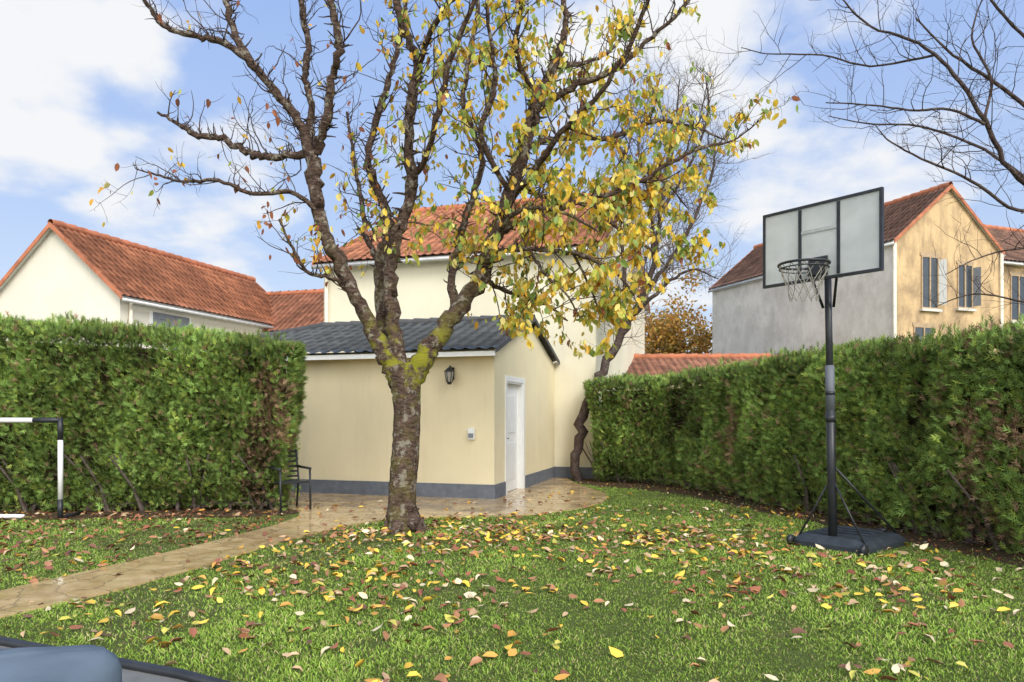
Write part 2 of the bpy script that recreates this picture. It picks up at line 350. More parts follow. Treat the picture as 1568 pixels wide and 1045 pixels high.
    for i in range(nt_):
        q=p[i]-nn[i]*.2; q=np.array([q[0],q[1],z[i]]); d=nrm(nn[i]*.6+rng.normal(0,.5,3)+[0,0,.3]); l=rng.uniform(.15,.27)
        a.tube([q,q+d*l*.6,q+d*l+rng.normal(0,.02,3)],[.006,.004,.002],4)
    a.make('stems',M_twigf,e)
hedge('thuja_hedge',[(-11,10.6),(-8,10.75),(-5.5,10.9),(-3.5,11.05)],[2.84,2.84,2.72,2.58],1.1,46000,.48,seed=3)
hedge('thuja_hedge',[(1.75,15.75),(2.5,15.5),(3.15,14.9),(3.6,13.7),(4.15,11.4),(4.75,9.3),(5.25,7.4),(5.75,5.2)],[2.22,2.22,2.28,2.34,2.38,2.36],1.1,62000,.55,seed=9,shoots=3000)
# ---------------- roofs and houses
def roof(name,P0,U,D,lu,ld,m,parent,base,tw=.22,tl=.34,mask=None,amp=.022,thick=.05):
    U=nrm(U);D=nrm(D);Nn=np.cross(U,D); 
    if Nn[2]<0: Nn=-Nn
    nu=max(2,int(lu/tw)); us=np.linspace(0,lu,nu*6+1); nr=max(1,int(round(ld/tl))); rows=[]
    base=np.array(base); cols=[]; tc=rng.uniform(.68,1.2,(nr,nu+1)); 
    for r_ in range(nr):
        for k in (0,1):
            v=(r_+k)*ld/nr; ph=us/tw*2*math.pi
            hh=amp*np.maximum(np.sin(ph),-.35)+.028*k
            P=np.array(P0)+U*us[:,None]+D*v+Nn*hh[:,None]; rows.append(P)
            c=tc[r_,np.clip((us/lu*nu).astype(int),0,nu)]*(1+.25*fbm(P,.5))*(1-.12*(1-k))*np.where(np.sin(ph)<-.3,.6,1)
            cols.append(base[None]*c[:,None])
    V=np.vstack(rows); C=np.vstack(cols); n=len(us); F=[]
    R=len(rows); i=np.arange(R-1)[:,None]*n; j=np.arange(n-1)[None]
    F=np.stack([i+j,i+j+1,i+n+j+1,i+n+j],-1).reshape(-1,4)
    if mask is not None: F=F[mask(V[F].mean(1))]
    big(name,V,F,m,parent,C)
def gable(name,o,a,r,Wd,L,he,hr,wallm,roofm,base,over=.3,og=.12,verge=M_terra,amp=.022,endm=None,gut=M_zinc):
    e=empty(name); f=Fr(o,a,r)
    V=[];
    for y in (0,L): V+= [f(0,y,-.2),f(Wd,y,-.2),f(Wd,y,he),f(Wd/2,y,hr),f(0,y,he)]
    F=[(0,1,2,3,4),(5,6,7,8,9),(0,4,9,5),(1,2,7,6),(2,3,8,7),(3,4,9,8)]
    w=poly('walls',V,F,wallm,e)
    if endm:
        w.data.materials.append(endm)
        w.data.polygons[2].material_index=1
    sl=(hr-he)/(Wd/2); th=math.atan(sl); ls=(Wd/2+over)/math.cos(th)
    top=.06
    for sg,nm in ((-1,'roof_slope_a'),(1,'roof_slope_b')):
        D=f.a*sg*math.cos(th)+np.array([0,0,-math.sin(th)])
        P0=f(Wd/2,-og,hr+top)
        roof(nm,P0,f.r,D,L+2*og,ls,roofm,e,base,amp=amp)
        q0=f(Wd/2,-og+.01,hr+.01);q1=f(Wd/2,L+og-.01,hr+.01)
        poly('soffit',[q0,q1,q1+D*(ls-.03),q0+D*(ls-.03)],[(0,1,2,3)],M_dkverge if verge is M_dkverge else M_white,e)
        for y in (-og,L+og):
            p=f(Wd/2,y,hr+top-.01); q=p+D*ls; dn=np.array([0,0,-.10]); o_=f.r*(-.03 if y<0 else .03); ud=np.array([0,0,.04])
            poly('verge',[p+ud,q+ud,q+dn,p+dn,p+o_+ud,q+o_+ud,q+o_+dn,p+o_+dn],[(0,1,2,3),(4,5,6,7),(0,1,5,4),(2,3,7,6),(0,3,7,4),(1,2,6,5)],verge,e)
        g=f(Wd/2,0,hr)+D*(ls+.03); 
        g0=g-f.r*og; g1=g+f.r*(L+og); g0[2]-=.03;g1[2]-=.03
        rod('gutter',[g0,g1],.05,gut,e,8)
    a_=Acc(); y=-og
    while y<L+og-.05:
        a_.tube([f(Wd/2,y,hr+top+.02),f(Wd/2,min(y+.4,L+og),hr+top+.035)],[.10,.115],10); y+=.38
    a_.make('ridge_tiles',verge,e)
    return e,f,w
TER=(.54,.215,.115); BRN=(.27,.145,.10)
u=np.array([-.958,.286]); v=np.array([.286,.958])
A=np.array([-.31,12.6,0]); fA=Fr(A,u,v)
mo=fA(6.17,4.60,0)
mh,fm,_=gable('cream_house',mo,v,-u,10.4,7.15,5.48,8.1,M_cream2,M_roof,TER,over=.3,og=.15,verge=M_terra)
rod('downpipe',[fA(6.05,4.53,5.3),fA(6.05,4.53,0)],.045,M_pipe,mh,8)
box('plinth',fA,-1.0,.0,4.575,4.597,0,.27,M_plinth,mh)
# garage
ga=empty('garage_annex')
LG=6.8; DG=4.58; HE=2.66; HR=3.42; zt=HE; sl=(HR-HE)/(DG/2)
th=.18
poly('front_wall',[fA(0,0,0),fA(LG,0,0),fA(LG,0,HE),fA(0,0,HE),fA(0,th,0),fA(LG,th,0),fA(LG,th,HE),fA(0,th,HE)],[(0,1,2,3),(4,5,6,7),(3,2,6,7),(0,3,7,4),(1,2,6,5)],M_cream,ga)
d0,d1,dt=.72,1.84,2.12
def sidewall(pts,nm):
    n=len(pts); V=[fA(0,y,z) for y,z in pts]+[fA(th,y,z) for y,z in pts]
    poly(nm,V,[tuple(range(n)),tuple(range(n,2*n))]+[(i,(i+1)%n,(i+1)%n+n,i+n) for i in range(n)],M_cream,ga)
rz=lambda y: HE+sl*min(y,DG-y)
sidewall([(th,0),(d0,0),(d0,rz(d0)),(th,rz(th))],'side_wall_a')
sidewall([(d0,dt),(d1,dt),(d1,rz(d1)),(d0,rz(d0))],'side_wall_lintel')
sidewall([(d1,0),(4.59,0),(4.59,HE),(DG/2,HR),(d1,rz(d1))],'side_wall_b')
for y0,y1 in ((d0-.10,d0),(d1,d1+.10)): box('door_trim',fA,-.018,-.001,y0,y1,0,dt+.1,M_white,ga)
box('door_trim',fA,-.018,-.001,d0,d1,dt,dt+.1,M_white,ga)
box('reveal',fA,0,.16,d0,d0+.03,0,dt,M_white,ga); box('reveal',fA,0,.16,d1-.03,d1,0,dt,M_white,ga); box('reveal',fA,0,.16,d0+.03,d1-.03,dt-.03,dt,M_white,ga)
box('door_leaf',fA,.10,.15,d0+.03,d1-.03,.03,dt-.03,M_white,ga)
for z in (.25,1.15): box('door_panel',fA,.085,.10,d0+.18,d1-.18,z,z+.72,M_white,ga,.01)
rod('door_handle',[fA(.1,d0+.14,1.05),fA(.04,d0+.14,1.05),fA(.04,d0+.27,1.05)],.012,M_black,ga,6)
box('plinth',fA,-.02,LG,-.022,-.001,0,.27,M_plinth,ga)
box('plinth',fA,-.022,-.001,0,d0-.1,0,.27,M_plinth,ga); box('plinth',fA,-.022,-.001,d1+.1,4.57,0,.27,M_plinth,ga)
al=math.atan(sl); Df=-fA.r*math.cos(al)-np.array([0,0,math.sin(al)]); lsl=(DG/2+.3)/math.cos(al)
hipx=4.75
def loc(P): q=P-A; return q@fA.a,q@fA.r
def mfront(P):
    x,y=loc(P); return x<hipx+(DG/2-y)*.95
GR=(.105,.112,.11)
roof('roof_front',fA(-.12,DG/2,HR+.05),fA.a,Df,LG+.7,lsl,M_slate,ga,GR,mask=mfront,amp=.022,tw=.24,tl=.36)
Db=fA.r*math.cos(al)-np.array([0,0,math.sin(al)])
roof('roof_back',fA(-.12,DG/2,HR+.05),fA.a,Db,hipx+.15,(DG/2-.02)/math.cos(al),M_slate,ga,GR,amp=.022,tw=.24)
poly('hip_end',[fA(hipx,DG/2,HR+.05),fA(hipx+2.45,-.28,HE-.05),fA(hipx+2.45,4.57,HE-.05)],[(0,1,2)],M_slate,ga)
rod('hip_cap',[fA(hipx,DG/2,HR+.08),fA(hipx+2.45,-.28,HE-.02)],.07,M_dkverge,ga,8)
a_=Acc(); y=-.12
while y<hipx: a_.tube([fA(y,DG/2,HR+.055),fA(y+.4,DG/2,HR+.07)],[.08,.09],10); y+=.38
a_.make('ridge_tiles',M_dkverge,ga)
for D in (Df,Db):
    p=fA(-.12,DG/2,HR+.05); q=p+D*(lsl if D is Df else (DG/2-.02)/math.cos(al)); dn=np.array([0,0,-.05]); o_=fA.a*-.02; ud=np.array([0,0,.035])
    poly('verge',[p+ud,q+ud,q+dn,p+dn,p+o_+ud,q+o_+ud,q+o_+dn,p+o_+dn],[(0,1,2,3),(4,5,6,7),(0,1,5,4),(2,3,7,6),(0,3,7,4),(1,2,6,5)],M_dkverge,ga)
box('fascia',fA,-.1,LG,-.26,-.23,HE-.15,HE-.065,M_white,ga)
box('soffit',fA,-.1,LG,-.228,-.002,HE-.12,HE-.10,M_cream,ga)
la=empty('wall_lantern'); lx=.783
box('back_plate',fA,lx-.04,lx+.04,-.02,-.001,2.12,2.34,M_black,la,.005)
rod('arm',[fA(lx,-.02,2.27),fA(lx,-.07,2.34),fA(lx,-.13,2.36),fA(lx,-.15,2.32)],.011,M_black,la,6)
c=fA(lx,-.15,0)
def frustum(nm,c,r0,z0,r1,z1,m,par,s=6):
    V=[(c[0]+r*math.cos(t*2*math.pi/s),c[1]+r*math.sin(t*2*math.pi/s),z) for r,z in ((r0,z0),(r1,z1)) for t in range(s)]
    poly(nm,V,[tuple(range(s)),tuple(range(s,2*s))]+[(i,(i+1)%s,(i+1)%s+s,i+s) for i in range(s)],m,par)
frustum('cap',c,.10,2.26,.025,2.33,M_black,la); frustum('glass',c,.05,2.08,.08,2.255,simple('lantern_glass',(.35,.33,.28),.1),la); frustum('base',c,.03,2.03,.055,2.075,M_black,la)
for t in range(6):
    aa=t*math.pi/3; rod('bar',[(c[0]+.053*math.cos(aa),c[1]+.053*math.sin(aa),2.075),(c[0]+.084*math.cos(aa),c[1]+.084*math.sin(aa),2.26)],.008,M_black,la,5)
ub=empty('utility_box'); box('housing',fA,.35,.47,-.07,-.001,1.06,1.26,M_white,ub,.008); box('cover',fA,.365,.455,-.085,-.072,1.09,1.17,M_shutter,ub,.004)
# left house
ap=np.array([-12.7,20,0.]); Wd=4.5
o=ap+np.array([-.958,.286,0])*(Wd/2)
lh,fl,_=gable('orange_roof_house',o,-u,v,Wd,8.6,4.80,6.72,M_pale,M_roof,(.52,.20,.10),over=.22,og=.15)
rod('downpipe',[fl(Wd+.07,.3,4.6),fl(Wd+.07,.3,0)],.05,M_pipe,lh,8)
box('shutter',fl,Wd+.001,Wd+.05,1.15,2.55,3.1,4.42,M_shutter,lh)
for k in range(8): box('shutter_slat',fl,Wd+.051,Wd+.062,1.2,2.5,3.16+k*.155,3.28+k*.155,M_shutter,lh)
box('window_frame',fl,Wd+.001,Wd+.03,2.57,2.66,3.1,4.42,M_white,lh); box('window_frame',fl,Wd+.001,Wd+.03,1.05,1.13,3.1,4.42,M_white,lh)
o2=fl(.6,6.4,0)
wg,fw,_=gable('orange_roof_house',o2,v,-u,4.6,7.6,4.5,6.1,M_pale,M_roof,(.46,.19,.11),over=.22,og=.12)
gw=empty('garden_wall'); box('wall',W0,-14,-6.9,14.6,14.8,0,3.1,M_pale,gw); box('coping',W0,-14,-6.88,14.52,14.88,3.1,3.2,M_terra,gw,.02)
# right house
a3=np.array([.936,.352]); r3=np.array([-.352,.936])
rh,f3,w3=gable('stained_gable_house',(12.75,24,0),a3,r3,5.0,9.9,7.33,9.35,M_stain,M_roof,BRN,over=.12,og=.1,endm=M_greywall)
def window(par,f,x0,x1,z0,z1,y=0.,fm=M_tanframe):
    box('window_pane',f,x0,x1,y-.012,y-.001,z0,z1,M_glass,par)
    for a0,a1,b0,b1 in ((x0-.05,x0,z0-.05,z1+.05),(x1,x1+.05,z0-.05,z1+.05),(x0,x1,z1,z1+.05),(x0,x1,z0-.05,z0),((x0+x1)/2-.03,(x0+x1)/2+.03,z0,z1)):
        box('frame',f,a0,a1,y-.04,y-.001 if (a0<x0 or a0>=x1 or b1>z1 or b0<z0) else y-.013,b0,b1,fm,par)
    box('sill',f,x0-.12,x1+.12,y-.12,y-.001,z0-.14,z0-.052,M_greywall,par)
    box('lintel',f,x0-.1,x1+.1,y-.03,y-.001,z1+.052,z1+.16,M_tanframe,par)
window(rh,f3,1.25,1.95,5.15,6.85); window(rh,f3,2.95,3.6,5.25,6.7); window(rh,f3,.9,1.75,3.8,4.45)
for x0,x1,z0,z1,mm in ((1.25,1.95,5.25,6.8,M_white),(2.95,3.6,5.3,6.65,M_shutter)):
    V=[f3(x1+.06,-.02,z0),f3(x1+.14,-.26,z0),f3(x1+.14,-.26,z1),f3(x1+.06,-.02,z1),f3(x1+.09,0.0,z0),f3(x1+.17,-.23,z0),f3(x1+.17,-.23,z1),f3(x1+.09,0.0,z1)]
    poly('open_shutter',V,[(0,1,2,3),(4,5,6,7),(0,1,5,4),(2,3,7,6),(0,3,7,4),(1,2,6,5)],mm,rh)
rod('downpipe',[f3(-.05,-.06,7.3),f3(-.05,-.06,0)],.06,M_pipe,rh,8); rod('downpipe',[f3(5.05,-.06,7.3),f3(5.05,-.06,0)],.06,M_pipe,rh,8)
o4=f3(5.12,.35,0)
nh,f4,_=gable('row_house',o4,r3,a3,6.0,9.0,7.2,9.3,M_stain,M_roof,BRN,over=.25,og=.1)
f4b=Fr(o4,a3,r3); window(nh,f4b,1.0,1.8,5.0,6.6); window(nh,f4b,3.2,4.0,5.0,6.6)
gable('low_outbuilding',(3.0,21.5,0),(0.05,1),(1,-.05),4.4,5.2,2.6,3.3,M_cream,M_roof,(.42,.19,.12),over=.2,og=.1)
gable('low_outbuilding',(5.2,25.5,0),(0.02,1),(1,-.02),4.4,5.0,2.8,3.6,M_pale,M_roof,(.36,.18,.13),over=.2,og=.1)
# ---------------- trees
def rv(s=1): return rng.normal(0,s,3)
class Tree:
    def __init__(s): s.big=Acc(); s.sm=Acc(); s.lp=[]; s.ld=[]
    def limb(s,P,R,sides=12,k=5,wob=.14,mossf=None,jit=.02,rn=.07):
        P=catmull(P,k); R=np.interp(np.linspace(0,1,len(P)),np.linspace(0,1,len(R)),R)
        if jit: P[1:-1]+=rng.normal(0,1,(len(P)-2,3))*np.minimum(jit,R[1:-1,None]*.3)
        R=R*(1+rn*rng.normal(0,1,len(R)).clip(-1,1.5))
        col=mossf(P) if mossf else np.zeros(len(P)); s.big.tube(P,R,sides,wob,col); return P,R
    def twig(s,p,d,l,r,sides=4,up=.08,j=.2,n=None,knob=0):
        n=n or max(3,int(l/.09)+1); n=min(n,12); st=l/n; P=[p]; d=nrm(d)
        for i in range(n):
            d=nrm(d+rv(j)+np.array([0,0,up])); P.append(P[-1]+d*st)
        P=np.array(P); R=np.linspace(r,r*.35,len(P)); s.sm.tube(P,R,sides,0,0.); return P,d
def branchify(T,P,R,sp2,len2,r2,sp3,len3,leaff,up2=.5,skip=.15,maxd=None,spur=True):
    seg=np.linalg.norm(np.diff(P,axis=0),axis=1); cum=np.concatenate([[0],np.cumsum(seg)]); tot=cum[-1]; s=tot*skip
    while s<tot:
        p=np.array([np.interp(s,cum,P[:,i]) for i in range(3)]); r=np.interp(s,cum,R); i=max(1,min(np.searchsorted(cum,s),len(P)-1)); t=nrm(P[i]-P[i-1])
        q=rv(); q=nrm(q-t*(q@t)); d=nrm(q*1.0+t*.55+np.array([0,0,up2])); 
        l=rng.uniform(*len2)*(1.1-.3*s/tot); rr=min(r*.55,r2*rng.uniform(.7,1.2))
        Q,dd=T.twig(p,d,l,rr,5,up=.07,j=.2)
        m=max(1,int(l/sp3))
        for k in range(m):
            ii=1+rng.integers(0,len(Q)-1); tt=nrm(Q[ii]-Q[ii-1]); q=rv(); q=nrm(q-tt*(q@tt))
            l3=rng.uniform(*len3); W,_=T.twig(Q[ii],q+tt*.7+[0,0,.25],l3,max(.0024,rr*.42),4,up=.05,j=.22)
            leaff(T,W,l3)
            if rng.random()<.5:
                W2,_=T.twig(W[len(W)//2],nrm(rv())+tt*.5+[0,0,.3],l3*.5,.0022,3); leaff(T,W2,l3*.5)
        leaff(T,Q[len(Q)//2:],l)
        if spur:
            for k in range(3):
                sp=s+rng.uniform(-.1,.1); p2=np.array([np.interp(sp,cum,P[:,i]) for i in range(3)]); q=rv(); q=nrm(q-t*(q@t)); q[2]=abs(q[2])
                T.twig(p2,q,rng.uniform(.06,.16)+r,max(.006,r*.3),5,n=3,j=.25)
        s+=rng.uniform(.5,1.5)*sp2
T=Tree(); sc=.00847; TX,TY=-1.39,9.32
def tp(L): return [(TX+(a-620)*sc,TY+dy,(814-bb)*sc) for a,bb,dy in L]
def moss(P): return np.exp(-((P[:,2]-2.2)/.38)**2)*1.7+.12*(P[:,2]<4)+.1*(P[:,2]<1)
def leaf_main(T,W,l):
    p=W[-1]; x=(p[0]-TX)/sc+620; z=814-p[2]/sc
    pr=np.interp(x,[200,450,540,640,740,1200],[.35,.25,.8,1.7,4.0,4.2])
    pr*=np.interp(z,[-60,0,150,240,330],[.25,.4,.5,.8,1.45])
    if z>545: pr*=.12
    pr*=np.clip(1+1.2*fbm(p,2.2),.2,2.3)
    n=rng.poisson(pr*1.5)
    for _ in range(n):
        i=rng.integers(max(1,len(W)//3),len(W)); T.lp.append(W[i]+rv(.035))
r=lambda px: px*sc
P0,R0=T.limb(tp([(618,820,0),(617,800,0),(616,760,.0),(621,700,.0),(624,640,.02),(622,595,.0),(618,560,0)]),[r(31),r(25),r(22),r(21),r(20.5),r(21.5),r(24),r(23)],24,8,.07,moss,.003,.02)
for a_ in np.arange(0,6.28,1.1):
    d=np.array([math.cos(a_),math.sin(a_),0]); T.limb([np.array([TX,TY,.3])+d*.08,np.array([TX,TY,.1])+d*.17,np.array([TX,TY,-.05])+d*.32],[.11,.09,.04],10,4,.1)
limbs=[
 ([(612,590,0),(600,560,-.02),(575,515,-.08),(548,460,-.15),(520,400,-.2),(500,350,-.22),(490,300,-.2),(487,255,-.2)],[20,17,14,13,12,11.5,12,13],0),
 ([(487,262,-.2),(468,205,-.3),(440,165,-.4),(402,122,-.5),(380,75,-.5),(368,20,-.55),(360,-60,-.6),(350,-140,-.6)],[11,9,8.5,8,7,6,5,3],1),
 ([(405,125,-.5),(370,105,-.6),(330,98,-.65),(295,90,-.7),(272,60,-.75),(250,20,-.8)],[6.5,6,5,5,4,2.5],1),
 ([(487,250,-.2),(440,245,-.1),(400,242,0),(368,228,.1),(330,207,.15),(290,200,.2),(262,182,.25),(225,160,.3)],[9,8,7.5,7,6,6,5,3],1),
 ([(487,245,-.2),(473,200,.1),(470,150,.2),(458,100,.3),(462,50,.35),(450,0,.4),(445,-80,.4),(440,-150,.4)],[10,9,8,7.5,7,6,4,3],1),
 ([(492,245,-.2),(515,200,-.45),(528,150,-.6),(541,115,-.7),(530,60,-.8),(522,10,-.85),(515,-70,-.9),(520,-150,-.9)],[9,9,8,8,7,6,5,3],1),
 ([(498,335,-.22),(460,312,-.4),(410,318,-.5),(360,300,-.55),(310,302,-.55),(270,290,-.5),(240,282,-.5)],[5.5,5,4.5,4,3,2,1.2],1),
 ([(540,455,-.15),(520,435,-.3),(490,432,-.5),(470,400,-.6),(455,360,-.7)],[6,5,4.5,3,2],1),
 ([(620,580,0),(604,520,.05),(598,460,.05),(600,400,.0),(620,340,-.05),(632,280,-.1),(626,200,-.1),(640,110,-.1),(622,50,-.1),(600,-20,-.1),(595,-120,0)],[17,14,12,11.5,11,10.5,10,9,8,7,4],1),
 ([(606,565,.05),(585,510,.25),(575,450,.4),(574,390,.5),(584,330,.55),(566,270,.6),(548,215,.65),(572,120,.7),(592,40,.75),(610,-60,.8),(620,-140,.8)],[15,13,12,11,10,9,8,7,6,5,3],1),
 ([(628,590,0),(648,552,0),(675,512,-.02),(706,472,-.05),(736,425,-.08),(758,375,-.1),(782,305,-.1),(802,232,-.1),(824,165,-.05),(848,100,0),(866,45,.05),(862,-30,.1),(870,-130,.1)],[23,19,17,16,15,14,12.5,12,11,9,7.5,6,3.5],1),
 ([(822,172,-.05),(875,148,-.2),(935,125,-.3),(990,85,-.4),(1045,30,-.5),(1080,-40,-.5)],[8,7,6.5,5,4,2.5],1),
 ([(700,478,0),(688,420,.3),(700,350,.5),(722,280,.6),(735,210,.7),(705,130,.75),(712,50,.8),(725,-30,.9),(730,-120,.9)],[10,8.5,8,7.5,7,6.5,6,5,3],1),
 ([(765,362,-.1),(825,338,-.3),(895,322,-.4),(960,302,-.4),(1010,275,-.5),(1060,250,-.5),(1105,240,-.5),(1150,205,-.5)],[8,7,6,5,4,3,2,1.2],1),
 ([(800,235,-.1),(865,205,.2),(940,195,.4),(1015,165,.5),(1080,170,.6),(1130,190,.6)],[7,6,5.5,5,4,2],1),
 ([(756,390,-.1),(810,398,-.5),(870,412,-.8),(920,438,-1.0),(950,475,-1.05)],[6,5,4.5,3.5,2],1),
 ([(790,290,-.1),(840,290,.4),(900,270,.9),(960,290,1.2),(1010,330,1.4)],[7,6,5,4,2],1),
 ([(735,430,-.05),(780,440,.5),(830,445,.9),(880,475,1.2)],[6,5,4,2],1),
 ([(895,322,-.4),(940,360,-.3),(985,385,-.2),(1020,420,-.2)],[4,3.5,3,1.5],1),
 ([(758,375,-.1),(790,350,-.7),(850,360,-1.0),(900,390,-1.1)],[5,4.5,3.5,2],1),
 ([(810,398,-.5),(830,435,-.6),(860,465,-.7),(880,500,-.7)],[4,3.5,2.5,1.2],1),
 ([(870,412,-.8),(900,460,-.5),(920,500,-.3)],[3.5,2.5,1.2],1),
 ([(824,165,-.05),(790,110,-.5),(800,50,-.7),(810,-40,-.8)],[6,5,4,2],1),
 ([(782,305,-.1),(740,240,-.6),(760,170,-.8),(750,90,-1),(760,0,-1.1)],[6,5.5,5,4,2],1),
 ([(640,110,-.1),(680,60,-.5),(730,20,-.7),(770,-60,-.8)],[7,6,5,3],1),
 ([(632,285,-.1),(670,240,-.6),(690,180,-.9),(720,110,-1.1),(760,40,-1.3),(780,-50,-1.3)],[7,6,6,5,4,2],1),
 ([(848,105,0),(900,70,.5),(950,30,.8),(990,-40,1.0)],[7,5,4,2.5],1),
 ([(940,195,.4),(985,230,.6),(1040,260,.7),(1075,300,.7)],[4,3.5,2.5,1.2],1),
 ([(574,400,.5),(540,340,1.0),(520,270,1.4),(500,180,1.7),(480,80,1.9)],[8,7,6,5,3],1),
 ([(782,310,-.1),(850,250,-.9),(910,200,-1.3),(950,130,-1.6),(970,60,-1.8)],[7,6,5,4,2.5],1),
]
for L,Rp,br in limbs:
    P_,R_=T.limb(tp(L),[r(x)*(.86 if x>9 else .70) for x in Rp],12 if max(Rp)>8 else 8,6,.15,moss,.018)
    if br: branchify(T,P_,R_,.16,(.3,1.0),.0095,.17,(.12,.42),leaf_main,up2=.40 if max(Rp)>4.2 else .05,skip=.25 if max(Rp)>11 else .08)
ct=empty('cherry_tree')
T.big.make('trunk_and_limbs',M_bark,ct); T.sm.make('twigs',M_twig,ct)
lp=np.array(T.lp); n=len(lp)
L=np.stack([rng.normal(0,.45,n),rng.normal(0,.45,n),-np.abs(rng.normal(.9,.35,n))],1); s=rng.uniform(.07,.13,n)
px=(lp[:,0]-TX)/sc+620
PALT=[(.86,.60,.07),(.70,.38,.05),(.54,.56,.10),(.27,.38,.09),(.36,.13,.06),(.88,.74,.24)]
colr=pick(PALT,[4.6,1.5,3.0,2.2,.5,2.2],n); coll=pick(PALT,[1.5,2.5,.5,.3,4,.6],n)
f=np.clip((px-440)/200,0,1)>rng.random(n); col=np.where(f[:,None],colr,coll)
scatter('leaves',LEAF_V,LEAF_F,lp,L,nrm(rng.normal(0,1,(n,3))),np.stack([s,s*rng.uniform(.8,1.15,n),s*rng.uniform(-1,2.2,n)],1),col,M_leaf,ct)
print('LEAVES',n)
nol=lambda T,W,l:None
T=Tree(); sc2=.0150
def t2(L): return [(1.52+(a-888)*sc2,16.3+dy,(736-bb)*sc2) for a,bb,dy in L]
L2=[([(886,740,0),(884,690,0),(892,640,0),(915,590,.0),(938,545,.05),(962,495,.1),(985,455,.1),(1003,400,.1),(1012,330,.1),(1022,260,.1),(1035,190,.1),(1040,130,0)],[10,9,9,8.5,8,7.5,6.5,5,4,3,2,1]),
 ([(962,495,.1),(985,470,-.3),(1020,440,-.5),(1050,425,-.6),(1085,440,-.7)],[4.5,4,3,2,1]),
 ([(985,455,.1),(1030,400,.3),(1070,330,.5),(1100,260,.7),(1110,200,.8)],[4.5,4,3,2,1]),
 ([(950,520,.1),(960,430,.3),(955,340,.5),(960,250,.5),(985,170,.6)],[5,4,3,2,1]),
 ([(1003,400,.1),(990,320,-.4),(970,240,-.6),(1000,150,-.8)],[4,3,2,1]),
 ([(1012,330,.1),(1060,250,-.2),(1080,180,-.2),(1075,130,-.2)],[3,2.5,2,1])]
for L,Rp in L2:
    P_,R_=T.limb(t2(L),[x*sc2*.8 for x in Rp],8,5,.1,None,.03)
    branchify(T,P_,R_,.09,(.5,1.4),.011,.11,(.3,.8),nol,up2=.3,skip=.35 if Rp[0]==10 else .1,spur=False)
bt=empty('bare_birch_tree'); T.big.make('trunk_and_limbs',M_twig,bt); T.sm.make('twigs',M_twigf,bt)
T=Tree(); sc3=.0066
def t3(L): return [((a-784)*sc3,7.3+dy,1.5+(635-bb)*sc3) for a,bb,dy in L]
L3=[([(1850,870,.4),(1845,600,.3),(1830,420,.2)],[22,18,15],0),
 ([(1830,430,.2),(1720,360,.1),(1620,310,0),(1545,262,-.05),(1500,190,-.1),(1455,120,-.1),(1400,72,-.1),(1335,38,0),(1285,-10,0)],[9,7,5.5,4.5,4,3.5,2.7,2,1.2],1),
 ([(1720,360,.1),(1640,200,.2),(1560,120,.2),(1490,60,.3),(1430,0,.3)],[6,5,3.5,2.5,1.5],1),
 ([(1500,195,-.1),(1440,180,-.2),(1370,186,-.3),(1300,178,-.3),(1240,182,-.4)],[3,2.5,2,1.5,1],1),
 ([(1425,90,-.1),(1350,85,.2),(1280,60,.3),(1200,50,.4),(1155,40,.4)],[2.5,2,1.7,1.3,.8],1),
 ([(1620,310,0),(1540,330,-.2),(1460,290,-.3),(1390,268,-.4),(1335,240,-.4),(1310,212,-.4)],[3.5,3,2.5,2,1.3,.8],1),
 ([(1830,430,.2),(1780,250,.3),(1700,100,.4),(1620,10,.5),(1560,-60,.5)],[9,7,5,3,2],1),
 ([(1500,190,-.1),(1530,110,.1),(1510,40,.2),(1530,-30,.2)],[3,2.5,2,1.2],1),
 ([(1620,310,0),(1560,200,.5),(1470,150,.7),(1400,140,.8),(1330,120,.9)],[3.5,2.7,2.2,1.7,.8],1),
 ([(1700,420,.2),(1640,400,.1),(1570,380,0),(1500,395,0),(1450,420,0)],[3,2.5,2,1.2,.8],1),
 ([(1700,480,.3),(1600,450,.4),(1530,440,.4),(1470,460,.4)],[2.5,2,1.4,.8],1)]
for L,Rp,br in L3:
    P_,R_=T.limb(t3(L),[x*sc3*.8 for x in Rp],8,5,.06,None,.010,.04)
    if br: branchify(T,P_,R_,.12,(.25,.8),.005,.15,(.1,.4),nol,up2=.35,skip=.05,spur=False)
rt=empty('bare_tree'); T.big.make('trunk_and_limbs',M_twig,rt); T.sm.make('twigs',M_twig,rt)
def leafy(name,c,rad,hz,n,pal,w,ls):
    e=empty(name); T=Tree(); c=np.array(c,float)
    T.limb([c,c+[0.1,0,hz*.5],c+[0,0,hz]],[.2,.14,.08],8)
    for i in range(14):
        d=nrm(rv()+[0,0,.4]); p=c+[0,0,hz*.6+.03*i]; T.limb([p,p+d*rad*[.5,.5,.5],p+d*rad*[1,1,.9]],[.07,.04,.01],6)
    T.big.make('trunk_and_limbs',M_twig,e)
    cc=c+np.array([0,0,hz])+rng.normal(0,1,(40,3))*rad*np.array([.5,.5,.42])
    p=cc[rng.integers(0,40,n)]+rng.normal(0,rad*.17,(n,3))
    scatter('leaves',LEAF_V,LEAF_F,p,rng.normal(0,1,(n,3)),rng.normal(0,1,(n,3)),rng.uniform(ls*.7,ls*1.3,n),pick(pal,w,n),M_leaf,e)
AUT=[(.62,.34,.07),(.48,.24,.06),(.30,.22,.06),(.55,.42,.10)]
leafy('autumn_maple_tree',(8.6,38,0),2.3,5.2,6000,AUT,[3,2,2,1],.2)
leafy('autumn_maple_tree',(6.5,42,0),2.0,4.4,4000,AUT,[1,2,3,1],.2)
